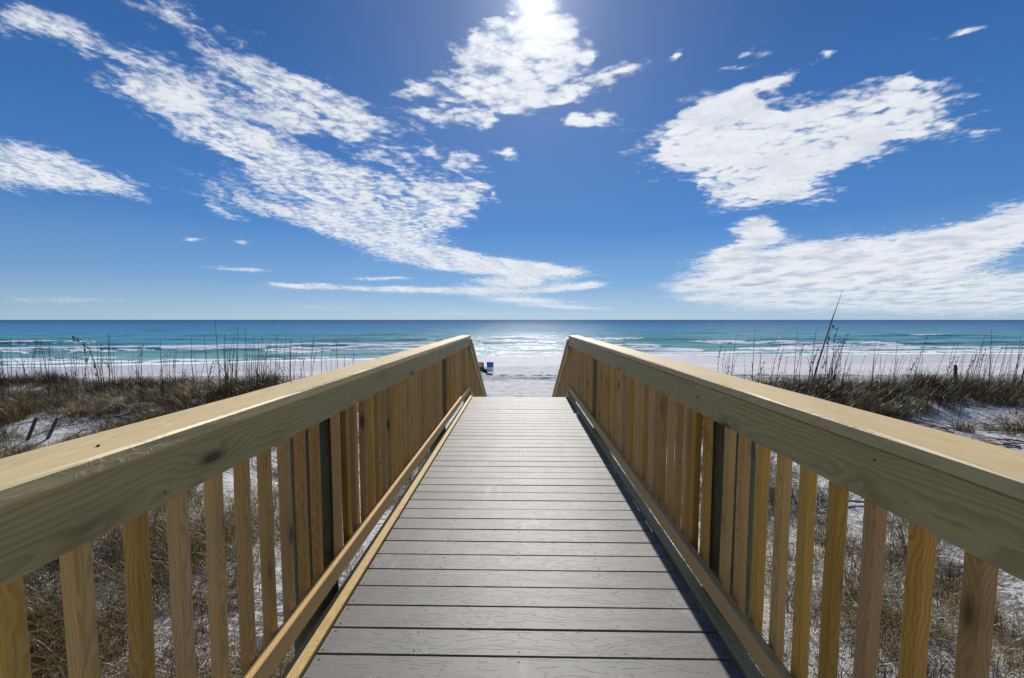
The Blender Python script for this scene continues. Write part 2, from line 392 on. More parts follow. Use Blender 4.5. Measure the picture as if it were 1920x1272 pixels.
# cloud patches as ellipses on the sky: (x/y, z/y of the direction, half axes, tilt in degrees, weight); +y looks out to sea
CLOUDS = [
    (-1.013, 0.6467, 0.3236, 0.0521, -21.8, 0.66), (-1.175, 0.7084, 0.1507, 0.0428, -14.9, 0.4), (-0.8294, 0.7218, 0.1107, 0.0415, -24.7, 0.5), (-0.8988, 0.5332, 0.0889, 0.0272, -12.0, 0.6),
    (-0.6704, 0.6129, 0.1715, 0.0597, -34.7, 0.5), (-0.5462, 0.5516, 0.1858, 0.0495, -29.7, 0.55), (-0.4842, 0.5087, 0.1633, 0.0515, -17.9, 1), (-0.4603, 0.4635, 0.1143, 0.0391, -5.3, 0.9),
    (-0.7523, 0.5112, 0.2, 0.0751, -24.8, 0.42), (-0.6805, 0.4064, 0.1896, 0.0353, -21.9, 0.65), (-0.5665, 0.3624, 0.2525, 0.0506, -25.9, 0.95), (-0.4393, 0.3181, 0.1902, 0.0581, -23.9, 0.8),
    (-0.3185, 0.2676, 0.1144, 0.0531, -24.8, 0.85), (-0.2873, 0.2236, 0.115, 0.0304, -19.9, 0.7), (-0.6089, 0.2753, 0.2178, 0.0331, -16.9, 0.6), (-0.4295, 0.2153, 0.1926, 0.028, -15.9, 0.75),
    (-0.2366, 0.1742, 0.1158, 0.0114, -9.0, 0.8), (-0.2216, 0.3107, 0.0763, 0.0374, -14.9, 0.7), (-0.1583, 0.2731, 0.0638, 0.056, -0.3, 0.55), (-0.1842, 0.242, 0.0769, 0.0313, -0.3, 0.6),
    (-0.1453, 0.2916, 0.0382, 0.0224, -0.3, 0.9), (-1.1777, 0.3751, 0.1556, 0.0484, -10.0, 0.95), (-1.0424, 0.3404, 0.1414, 0.0334, -16.0, 0.95), (-1.2196, 0.3478, 0.104, 0.0282, -10.0, 0.6),
    (-0.2715, 0.3789, 0.1137, 0.0619, -19.8, 0.28), (-0.3479, 0.3794, 0.089, 0.0494, -10.1, 0.3), (-0.012, 0.6116, 0.1293, 0.0713, 13.7, 1.05), (-0.0305, 0.653, 0.0927, 0.047, -0.7, 0.8),
    (0.0806, 0.6341, 0.0739, 0.0529, -0.7, 0.8), (-0.0869, 0.5111, 0.1125, 0.0361, 7.2, 0.85), (0.0939, 0.519, 0.1176, 0.0384, 7.2, 1.05), (-0.043, 0.5585, 0.1245, 0.0596, -0.6, 0.7),
    (-0.2371, 0.5389, 0.0502, 0.0216, -0.6, 0.95), (-0.2065, 0.482, 0.0479, 0.0218, -0.5, 0.9), (-0.3009, 0.4949, 0.0884, 0.0363, -0.5, 0.25), (-0.0959, 0.4726, 0.0326, 0.0169, -0.5, 1.0),
    (0.1381, 0.4549, 0.0424, 0.0169, -0.5, 1.1), (0.1978, 0.4581, 0.0423, 0.0181, -0.5, 1.15), (0.223, 0.5771, 0.0587, 0.0238, 11.0, 0.9), (0.1608, 0.6203, 0.0197, 0.0235, -0.6, 0.9),
    (0.3485, 0.6123, 0.0214, 0.0145, 28.9, 0.95), (-0.0182, 0.3918, 0.0227, 0.0146, -0.4, 0.95), (-0.1003, 0.3716, 0.043, 0.0319, -0.4, 1.05), (-0.1382, 0.378, 0.0329, 0.027, -0.4, 0.8),
    (-0.0879, 0.3211, 0.0381, 0.0111, -0.3, 0.85), (-0.0689, 0.2974, 0.0252, 0.0113, -39.6, 0.7), (-0.2013, 0.3968, 0.0254, 0.0147, -0.4, 0.8), (0.4058, 0.4202, 0.1351, 0.0365, 9.4, 1.0),
    (0.504, 0.4339, 0.1827, 0.0668, 11.4, 1.05), (0.5797, 0.3912, 0.1839, 0.0849, 4.5, 1.3), (0.5824, 0.3306, 0.1237, 0.0548, -0.3, 1.05), (0.6274, 0.2937, 0.0865, 0.0221, 2.7, 0.7),
    (0.7232, 0.462, 0.215, 0.0462, 16.4, 1.15), (0.7751, 0.4078, 0.1336, 0.0483, 4.5, 0.7), (0.8923, 0.476, 0.1496, 0.0408, 7.4, 1.05), (0.9375, 0.434, 0.146, 0.0214, -3.4, 1.15),
    (0.5069, 0.5174, 0.1318, 0.0267, 21.2, 0.85), (0.5845, 0.558, 0.1065, 0.017, 25.3, 0.7), (0.4861, 0.5826, 0.0954, 0.0168, 21.0, 0.4), (0.5152, 0.6174, 0.072, 0.0095, 11.0, 0.35),
    (0.7151, 0.6093, 0.0308, 0.0119, 14.1, 0.85), (0.8759, 0.5398, 0.0658, 0.0142, 4.3, 0.6), (1.0233, 0.6509, 0.0561, 0.0106, 9.1, 0.8), (0.843, 0.6773, 0.0691, 0.0072, 24.2, 0.3),
    (0.4652, 0.3117, 0.0324, 0.0171, -0.3, 0.95), (0.4278, 0.3144, 0.0174, 0.0098, -0.3, 0.8), (0.5039, 0.2759, 0.0621, 0.0124, 4.7, 0.6), (0.4735, 0.2551, 0.0625, 0.0123, -0.3, 0.5),
    (0.5619, 0.2288, 0.0499, 0.0149, -0.2, 1.05), (0.5755, 0.2015, 0.06, 0.0174, -0.2, 1.1), (0.5189, 0.2116, 0.0425, 0.0099, -0.2, 0.7), (0.6164, 0.1265, 0.2372, 0.0479, 4.9, 1.1),
    (0.5143, 0.1668, 0.0683, 0.0227, 14.9, 0.9), (0.429, 0.0827, 0.0884, 0.0127, 4.9, 0.8), (0.8032, 0.1386, 0.2713, 0.0554, 7.9, 1.1), (1.0243, 0.1653, 0.2538, 0.0556, 14.2, 1.1),
    (1.1667, 0.2238, 0.1303, 0.0353, 20.4, 1.0), (0.9829, 0.0555, 0.5206, 0.0379, 2.0, 0.85), (1.1682, 0.0629, 0.2691, 0.0571, 6.1, 0.85), (0.7457, 0.0507, 0.3002, 0.0279, 3.0, 0.5),
    (0.4807, 0.0548, 0.114, 0.0076, -0.1, 0.6), (-0.1467, 0.1397, 0.206, 0.0241, -7.0, 1.2), (0.0139, 0.1241, 0.1668, 0.0165, -4.1, 1.1), (-0.0182, 0.0885, 0.1223, 0.0153, -0.1, 1.05),
    (-0.2382, 0.0722, 0.3246, 0.009, -1.1, 1.1), (-0.5513, 0.0855, 0.0721, 0.0065, -3.0, 1.0), (-0.3352, 0.0993, 0.0846, 0.0058, -1.1, 0.95), (-0.6813, 0.1205, 0.0852, 0.0071, -5.0, 0.85),
    (0.1424, 0.0794, 0.0831, 0.0089, 4.9, 1.0), (0.0141, 0.0475, 0.1483, 0.0128, -3.0, 0.95), (0.1108, 0.0308, 0.1287, 0.0051, -2.0, 0.6), (-0.1465, 0.1663, 0.0514, 0.0063, -5.1, 0.8),
    (-1.1382, 0.0485, 0.2956, 0.0144, -0.0, 0.5), (-0.4876, 0.0311, 0.1578, 0.013, -0.0, 0.45), (-0.1479, 0.0155, 0.3379, 0.0116, -0.0, 0.45), (-0.7877, 0.1976, 0.0393, 0.0051, -2.1, 0.85),
    (-0.6873, 0.1871, 0.0391, 0.0051, -5.1, 0.75), (-0.707, 0.2632, 0.0571, 0.0117, -30.1, 0.7),
]

world = bpy.data.worlds.new('World'); scene.world = world; world.use_nodes = True
nt = NT(world.node_tree); nt.n.clear()
out = nt.n.new('ShaderNodeOutputWorld')
sky = nt.n.new('ShaderNodeTexSky'); sky.sky_type = 'NISHITA'; sky.sun_disc = False
sky.sun_elevation = SUN_EL; sky.sun_rotation = SUN_AZ; sky.altitude = 0; sky.air_density = 1.; sky.dust_density = .25; sky.ozone_density = 3.
hs = nt.n.new('ShaderNodeHueSaturation'); hs.inputs['Saturation'].default_value = 1.2; hs.inputs['Value'].default_value = 1.
nt.set(hs, 'Color', sky.outputs[0])
D = nt.n.new('ShaderNodeTexCoord').outputs['Generated']
dx, dy, dz = nt.sep(D)
# sea air: clear deep blue above, pale blue haze close to the horizon instead of the yellow band
el = nt.math('MAXIMUM', dz, 0.)
air = nt.ramp(el, [(0., (5.6, 7.6, 9.4)), (.03, (4.5, 6.8, 9.3)), (.085, (2.5, 5.0, 8.8)), (.2, (.95, 3.0, 7.4)), (.36, (.55, 2.05, 5.8)), (.5, (.36, 1.45, 4.5)), (.75, (.22, .9, 3.0)), (1., (.2, .8, 2.6))])
dsun = nt.vmath('DOT_PRODUCT', D, tuple(sd))
air = nt.mix(1., air, nt.mr(dsun, .1, .85, .66, 1.03), 'MULTIPLY')
skyc = nt.mix(nt.mr(el, 0., .5, .97, .86), hs.outputs[0], air)
bg_sky = nt.n.new('ShaderNodeBackground'); bg_sky.inputs[1].default_value = .08; nt.set(bg_sky, 0, skyc)
fy = nt.math('MAXIMUM', dy, .05)
u, v = nt.math('DIVIDE', dx, fy), nt.math('DIVIDE', dz, fy)
w = nt.math('ADD', nt.math('MAXIMUM', v, 0.), .2)
P = nt.comb(nt.math('DIVIDE', u, w), nt.math('DIVIDE', 1.5, w), 0.)
uv = nt.comb(u, v, 0.)
warp = nt.noise(P, 2.6, 4., .55, 0., True)
warp2 = nt.vmath('MULTIPLY', nt.vmath('SUBTRACT', warp, (.5, .5, .5)), nt.comb(nt.math('MULTIPLY', w, .22), nt.math('MULTIPLY', nt.math('MULTIPLY', w, w), .2), 0.))
uvw = nt.vmath('ADD', uv, warp2)
uw, vw, _ = nt.sep(uvw)
mask = nt.math('MULTIPLY', uw, 0.)
for (cu, cv, ra, rb, an, wt) in CLOUDS:      # summed one after the other (the third component only keeps the order)
    q = nt.n.new('ShaderNodeTexGradient'); q.gradient_type = 'QUADRATIC_SPHERE'
    nt.set(q, 0, nt.mapping(nt.comb(uw, vw, mask), (cu, cv, 0), (0, 0, R(an)), (ra * 2.0, rb * 2.0, 1e9), 'TEXTURE'))
    mask = nt.math('MULTIPLY_ADD', q.outputs['Fac'], wt * 1.35, mask)
mask = nt.math('MINIMUM', mask, 1.0)
f1 = nt.noise(P, 6.0, 6., .62, .4)
f2 = nt.noise(P, 29., 4., .6, .3)
def streak(ang, lo, hi):
    t = nt.vmath('MULTIPLY', nt.mapping(uvw, (0, 0, 0), (0, 0, R(ang)), (1, 1, 1), 'TEXTURE'), (lo, hi, 1.))
    return nt.noise(t, 1., 6., .62)
stL, stR = streak(-27, 9., 46.), streak(17, 8., 40.)
bL, bR = streak(-24, 3.2, 11.), streak(15, 2.6, 9.)
side = nt.mr(u, -.05, .2)
st = nt.math('ADD', nt.math('MULTIPLY', stL, nt.math('SUBTRACT', 1., side)), nt.math('MULTIPLY', stR, side))
sb = nt.math('ADD', nt.math('MULTIPLY', bL, nt.math('SUBTRACT', 1., side)), nt.math('MULTIPLY', bR, side))
high = nt.mr(v, .06, .3)          # streaks belong to the high cloud, not to the flat clouds on the horizon
def c0(f, amp): return nt.math('MULTIPLY', nt.math('SUBTRACT', f, .5), amp)
def add(*v):
    r_ = v[0]
    for q_ in v[1:]: r_ = nt.math('ADD', r_, q_)
    return r_
puff = nt.math('SUBTRACT', .42, nt.voro(nt.vmath('ADD', nt.vmath('MULTIPLY', P, (1., 1.25, 1.)), nt.vmath('MULTIPLY', warp, (.16, .16, 0.))), 17.)['Distance'])
puffw = nt.math('MULTIPLY', puff, nt.math('MULTIPLY', high, nt.mr(u, -.8, -.3, .1, .8)))
dens = add(mask, c0(f1, 1.0), nt.math('MULTIPLY', c0(sb, 1.7), high), nt.math('MULTIPLY', puffw, .5))
edge = nt.mr(add(dens, nt.math('MULTIPLY', c0(st, 1.5), high), c0(f2, .8)), .25, .84, 0., 1., True)      # feathered outline
core = nt.mr(add(dens, nt.math('MULTIPLY', puffw, .45), c0(f2, .45)), nt.mr(u, -.2, .2, .48, .34), nt.mr(u, -.2, .2, 1.08, .9), 0., 1., True)                                    # where the cloud is thick
thin = nt.mr(add(nt.math('MULTIPLY', f2, .42), nt.math('MULTIPLY', st, .58), nt.math('MULTIPLY', puffw, .18)), .40, .62, 0., 1., True)   # torn veil
core = nt.math('MULTIPLY', core, nt.mr(thin, 0., .8, nt.mr(u, -.25, .15, .35, .9), 1.))
veil = nt.math('MULTIPLY_ADD', thin, .70, .14)
cl = nt.math('MULTIPLY', edge, nt.math('ADD', core, nt.math('MULTIPLY', nt.math('SUBTRACT', 1., core), veil)))
cl = nt.math('MULTIPLY', cl, nt.math('MULTIPLY', nt.mr(mask, .03, .2, 0., 1., True), nt.mr(mask, .2, .95, .5, .99)))
# cloud brightness: thick parts of the low bank turn bluish grey, edges stay white
sh = nt.noise(nt.vmath('ADD', P, (3.1, 1.7, 0.)), 4.2, 6., .62)
low = nt.mr(v, .05, .34, 1., 0.)
grey = nt.math('MULTIPLY', nt.math('MULTIPLY', nt.mr(sh, .42, .66, 0., 1., True), nt.mr(dens, .5, 1.1)), nt.math('MULTIPLY_ADD', nt.math('MULTIPLY', low, nt.mr(u, .1, .5)), .62, .26))
ccol = nt.mix(grey, (.88, .91, .95), (.36, .45, .60))
ccol = nt.mix(nt.mr(v, .0, .10, .5, 0.), ccol, (.50, .66, .83))
bg_cl = nt.n.new('ShaderNodeBackground'); nt.set(bg_cl, 0, ccol); bg_cl.inputs[1].default_value = .95
mxs = nt.n.new('ShaderNodeMixShader'); nt.set(mxs, 0, nt.math('MULTIPLY', cl, nt.mr(dy, .02, .15)))
nt.l.new(bg_sky.outputs[0], mxs.inputs[1]); nt.l.new(bg_cl.outputs[0], mxs.inputs[2])
# bright haze around the sun
dot = nt.math('MAXIMUM', nt.vmath('DOT_PRODUCT', D, tuple(sd)), 0.)
gl = nt.math('ADD', nt.math('MULTIPLY', nt.math('POWER', dot, 3000.), 2.4), nt.math('ADD', nt.math('MULTIPLY', nt.math('POWER', dot, 230.), .2), nt.math('MULTIPLY', nt.math('POWER', dot, 22.), .10)))
bg_gl = nt.n.new('ShaderNodeBackground'); bg_gl.inputs[0].default_value = (.92, .96, 1., 1); nt.set(bg_gl, 1, gl)
ad = nt.n.new('ShaderNodeAddShader'); nt.l.new(mxs.outputs[0], ad.inputs[0]); nt.l.new(bg_gl.outputs[0], ad.inputs[1])
nt.l.new(ad.outputs[0], out.inputs[0])

scene.view_settings.view_transform = 'Standard'; scene.view_settings.look = 'None'; scene.view_settings.exposure = 0
scene.render.engine = 'CYCLES'
scene.cycles.use_denoising = True
scene.cycles.denoising_input_passes = 'RGB_ALBEDO_NORMAL'
scene.cycles.sample_clamp_direct = 12; scene.cycles.sample_clamp_indirect = 4
scene.cycles.max_bounces = 6; scene.cycles.diffuse_bounces = 3; scene.cycles.glossy_bounces = 2; scene.cycles.transmission_bounces = 3
scene.cycles.caustics_reflective = False; scene.cycles.caustics_refractive = False

# ------------------------------------------------------------------ terrain
SEA = -4.1
def shore(x):
    """how far the waterline lies from its place at x = 0"""
    x = np.asarray(x, dtype=float)
    return np.where(x < 0, .27 * np.maximum(x, -90), .07 * np.minimum(x, 150))

def ground(x, y):
    x = np.asarray(x, dtype=float); y = np.asarray(y, dtype=float)
    yp = y - shore(x) * sstep(22, 40, y)
    side = np.interp(y, [-8, 0, 3, 6, 9, 11.3, 12.6, 15.5, 20], [-1.1, -1.12, -1.15, -1.0, -.74, -.55, -.62, -1.8, -2.6])
    mid = np.interp(y, [-8, 0, 4, 8, 12, 16, 20], [-1.2, -1.25, -1.4, -1.8, -2.3, -2.5, -2.6])
    f = sstep(1.6, 7.5, np.abs(x) + 1.2 * (vnoise(x * .3 + 9, y * .3, 5) - .5))
    dune = mid * (1 - f) + side * f
    dune = dune + (fbm(x * .22 + 3, y * .22 + 8, 21, 4) - .5) * .75 * f * sstep(18, 12, y) + (fbm(x * .9, y * .9, 33, 3) - .5) * .22 * sstep(19, 14, y)
    beach = np.interp(yp, [16, 20, 30, 36, 44, 62, 75, 120], [-2.5, -2.6, -3.1, -3.3, -3.6, SEA - .02, -4.9, -9.])
    t = sstep(15, 21, y)
    z = dune * (1 - t) + beach * t
    dry = sstep(12, 17, y) * sstep(46, 42, yp)
    z = z + dry * ((fbm(x * 1.5, y * 1.1, 41, 3) - .5) * .22 + (fbm(x * .2, y * .2, 44, 2) - .5) * .12)
    for yc, dep in ((31.1, .17), (33.0, .15)):          # wheel ruts along the beach
        d = y - yc - .012 * x - .25 * (vnoise(x * .12, x * 0 + yc, 51) - .5)
        z = z - dep * np.exp(-(d / .28) ** 2) + .10 * np.exp(-((np.abs(d) - .55) / .22) ** 2)
    return z

def gz(x, y): return float(ground(np.array([x]), np.array([y]))[0])

t = np.linspace(-6.9, 6.9, 620); xs = 6.2 * np.sinh(t)
ys = np.concatenate([np.linspace(-60, -4, 16)[:-1], np.arange(-4, 21, .095), np.arange(21, 50, .12), np.arange(50, 92, .6)])
X, Y = np.meshgrid(xs, ys)
Z = ground(X, Y)
ny, nx = X.shape
V = np.stack([X.ravel(), Y.ravel(), Z.ravel()], 1)
i = np.arange((ny - 1) * nx).reshape(ny - 1, nx)[:, :-1].ravel()
Fq = np.stack([i, i + 1, i + nx + 1, i + nx], 1)
me = mesh_np('sand_ground', V, Fq, True)
yp = (Y - shore(X) * sstep(22, 40, Y)).ravel()
attr(me, 'wet', sstep(43.5, 45.5, yp + 2.2 * (fbm(X.ravel() * .07, Y.ravel() * .3, 61, 3) - .5)))
attr(me, 'litter', (sstep(15, 11, Y) * sstep(1.0, 2.2, np.abs(X))).ravel() * .9 + .1 * sstep(44, 30, yp) * sstep(10, 14, Y.ravel()) * 0)
tag(link('sand_ground', me, M['sand']), kind='structure')

# ------------------------------------------------------------------ sea
def sea_mesh():
    gx = np.concatenate([np.linspace(-240, 240, 690)])
    far = 240 * 1.19 ** np.arange(1, 33)
    gx = np.concatenate([-far[::-1], gx, far])
    gy = np.concatenate([np.arange(38, 150, .36), 150 * 1.022 ** np.arange(0, 60), 150 * 1.022 ** 59 * 1.07 ** np.arange(1, 72)])
    X, Y = np.meshgrid(gx, gy)
    S = shore(X) * sstep(400, 150, Y)
    yp = Y - S
    foam = np.zeros_like(X); Z = np.zeros_like(X)
    near = sstep(900, 120, Y)
    for (y0, h, wsea, gate_lo, wob, seed, fw) in ((66.5, .2, 2.5, .38, 3.2, 71, 2.), (72, .36, 2.5, .45, 5, 72, 2.4), (81, .55, 3.2, .48, 6, 73, 3.), (93, .65, 4., .50, 6, 74, 2.8), (110, .68, 5., .56, 7, 75, 2.4), (132, .5, 6., .70, 9, 76, 2.), (165, .45, 8., .9, 9, 77, 2.)):
        c = y0 + wob * (fbm(X * .022 + seed, X * 0 + seed, seed, 3) - .5) * 2
        a = vnoise(X * .03 + 5 * seed, X * 0 + .5, seed + 9) * .6 + vnoise(X * .085 + seed, X * 0 + .5, seed + 19) * .4
        d = yp - c
        prof = np.where(d < 0, np.exp(-(d / (wsea * .38)) ** 2), np.exp(-(d / wsea) ** 2))
        amp = .35 + .95 * sstep(.3, .7, a)
        Z += h * amp * prof
        a = a + .3 * np.exp(-((X - 4) / 20) ** 2)
        g = sstep(gate_lo - .05, gate_lo + .1, a)
        crest = np.where(d < 0, np.exp(-(d / fw) ** 2), np.exp(-(d / .9) ** 2))
        foam = np.maximum(foam, crest * g)
        foam = np.maximum(foam, .38 * g * np.exp(-((d + 4.) / 4.) ** 2))
    foam = np.maximum(foam, 1.15 * np.exp(-((yp - 63.4 - 2.4 * (fbm(X * .03, X * 0, 91, 3) - .5)) / 1.5) ** 2))
    chop = (fbm(X * .32, Y * .5, 81, 3) - .5) * .22 + (fbm(X * .08, Y * .16, 85, 3) - .5) * .5
    Z += chop * near * sstep(62, 72, yp)
    Z = Z * near * (1 - .85 * sstep(66, 60, yp))
    ny, nx = X.shape
    i = np.arange((ny - 1) * nx).reshape(ny - 1, nx)[:, :-1].ravel()
    Fq = np.stack([i, i + 1, i + nx + 1, i + nx], 1)
    me = mesh_np('sea_water', np.stack([X.ravel(), Y.ravel(), SEA + Z.ravel()], 1), Fq, True)
    attr(me, 'foam', foam.ravel()); attr(me, 'off', np.clip(np.log(np.maximum(yp.ravel(), 50) / 50) / np.log(60), 0, 1)); attr(me, 'lift', np.clip(Z.ravel(), 0, 1))
    return me

m, nt, b = new_mat('gulf_water')
W = geo_pos(nt)
fo = nt.n.new('ShaderNodeAttribute'); fo.attribute_name = 'foam'
of = nt.n.new('ShaderNodeAttribute'); of.attribute_name = 'off'
li = nt.n.new('ShaderNodeAttribute'); li.attribute_name = 'lift'
pat = nt.noise(nt.vmath('MULTIPLY', W, (.008, .03, 1.)), 1., 4., .6)
pos = nt.math('ADD', of.outputs['Fac'], nt.math('MULTIPLY', nt.math('SUBTRACT', pat, .5), .12))
wc = nt.ramp(pos, [(0., (.40, .52, .51)), (.07, (.26, .46, .45)), (.13, (.15, .39, .40)), (.24, (.095, .335, .44)), (.42, (.055, .23, .41)), (.7, (.03, .135, .31)), (1., (.035, .115, .255))])  # farthest stop lightened to stand in for haze at the horizon
wc = nt.mix(nt.math('MULTIPLY', nt.mr(li.outputs['Fac'], .2, .7), .6), wc, (.07, .33, .24))
dk = nt.noise(nt.vmath('MULTIPLY', W, (.05, .22, 1.)), 1., 4., .6)
wc = nt.mix(nt.math('MULTIPLY', nt.mr(dk, .46, .64, 0., 1., True), .55), wc, (.012, .10, .17))
fn = nt.noise(nt.vmath('MULTIPLY', W, (.7, 1.1, 1.)), 1., 5., .68, .5)
fpat = nt.noise(nt.vmath('MULTIPLY', W, (.09, .35, 1.)), 1., 3., .6)
ff = nt.mr(nt.math('ADD', nt.math('MULTIPLY', fo.outputs['Fac'], nt.mr(fpat, .34, .58, .35, 1.1)), nt.math('MULTIPLY', nt.math('SUBTRACT', fn, .5), 1.5)), .44, .58, 0., 1., True)
ff = nt.math('MULTIPLY', ff, nt.mr(fo.outputs['Fac'], .05, .25))
h1 = nt.noise(nt.vmath('MULTIPLY', W, (.35, .75, 1.)), 1., 5., .6)
h2 = nt.noise(nt.vmath('MULTIPLY', W, (.05, .13, 1.)), 1., 3., .5)
nrm = nt.bump(nt.math('ADD', h1, nt.math('MULTIPLY', h2, 3.)), 1., .55)
nrm_soft = nt.bump(nt.math('ADD', h1, nt.math('MULTIPLY', h2, 3.)), .35, 1.)
wx = nt.math('DIVIDE', nt.math('SUBTRACT', nt.sep(W)[0], 4.), 20.)
glitter = nt.math('POWER', 2.718, nt.math('MULTIPLY', nt.math('MULTIPLY', wx, wx), -1.))
glitter = nt.math('MULTIPLY', glitter, nt.mr(of.outputs['Fac'], .15, .34, 1., 0.))      # sun glitter placed here by hand: steeper bump, rougher and stronger mirror
h3 = nt.noise(nt.vmath('MULTIPLY', W, (.17, .15, 1.)), 1., 4., .55)
nrm = nt.bump(nt.math('MULTIPLY', nt.math('MULTIPLY', h3, nt.mr(of.outputs['Fac'], .12, .32, 1., .0)), nt.math('MULTIPLY_ADD', glitter, .8, .2)), 1., 2.0, nrm)
# body colour of the water and its mirror of the sky; steep little waves keep the mirror from ever being complete
dif = nt.n.new('ShaderNodeBsdfDiffuse'); nt.set(dif, 0, nt.mix(ff, wc, (.92, .93, .94))); nt.set(dif, 'Normal', nrm_soft)
glo = nt.n.new('ShaderNodeBsdfGlossy'); nt.set(glo, 'Roughness', nt.math('MULTIPLY_ADD', glitter, .09, .13)); nt.set(glo, 'Normal', nrm)
fr = nt.n.new('ShaderNodeFresnel'); fr.inputs[0].default_value = 1.33; nt.set(fr, 'Normal', nrm)
mx = nt.n.new('ShaderNodeMixShader'); nt.set(mx, 0, nt.math('MULTIPLY', nt.math('MULTIPLY', nt.math('MINIMUM', fr.outputs[0], nt.math('MULTIPLY_ADD', glitter, .12, .28)), nt.mr(of.outputs['Fac'], .25, .8, 1., .45)), nt.math('SUBTRACT', 1., ff)))
nt.l.new(dif.outputs[0], mx.inputs[1]); nt.l.new(glo.outputs[0], mx.inputs[2])
nt.l.new(mx.outputs[0], next(n for n in nt.n if n.type == 'OUTPUT_MATERIAL').inputs[0]); nt.n.remove(b)
M['water'] = m
tag(link('sea_water', sea_mesh(), M['water']), kind='structure')

# ------------------------------------------------------------------ boardwalk deck
END = 7.284
bw = empty('boardwalk', (0, 3, 0), 'raised grey plank boardwalk running straight out towards the sea', 'boardwalk')
XL, XR = -.838, .872
def disc(cx, cy, z, r, n=8):
    V = [(cx + r * math.cos(2 * math.pi * k / n), cy + r * math.sin(2 * math.pi * k / n), z) for k in range(n)]
    return V, [tuple(range(n))]
k = 0
yb = END
while yb > -.75:
    L = XR - XL + random.uniform(-.004, .004)
    g = [board_geo(L, .1408, .025, n=6, bow=.0012, ch=.003, seed=900 + k)]
    nb = len(g[0][1])
    for cx in (.02, .397, .84, 1.281, L - .022):
        for cy in (-.048, .048):
            if random.random() < .93:
                g.append(disc(cx + random.uniform(-.006, .006), cy + random.uniform(-.006, .006), .0131, .0048))
    V, F = merge(*g)
    me = mesh_py('deck_board', V, F)
    o = link('deck_board', me, (M['deck'], M['screw']), bw)
    for q in range(nb, len(me.polygons)): me.polygons[q].material_index = 1
    o.location = (XL, yb - .0698 - 3, -.0127 + random.uniform(-.0008, .0008)); o.rotation_euler.z = random.uniform(-.0012, .0012)
    yb -= .146; k += 1
for sgn, xi, xo in ((-1, .843, .912), (1, .877, .932)):
    board('edge_trim', M['trim'], bw, (sgn * (xi + xo) / 2, -.8 - 3, .004), (0, 1, 0), (0, 0, 1), END + .8, xo - xi, .036, n=24, bow=.004, seed=31 + sgn)
for xj in (-.86, -.443, 0, .443, .86):
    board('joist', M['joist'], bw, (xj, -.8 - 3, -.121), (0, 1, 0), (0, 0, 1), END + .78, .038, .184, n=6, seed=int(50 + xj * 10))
board('end_beam', M['joist'], bw, (XL, END - .02 - 3, -.121), (1, 0, 0), (0, 0, 1), XR - XL, .036, .18, n=4, seed=77)

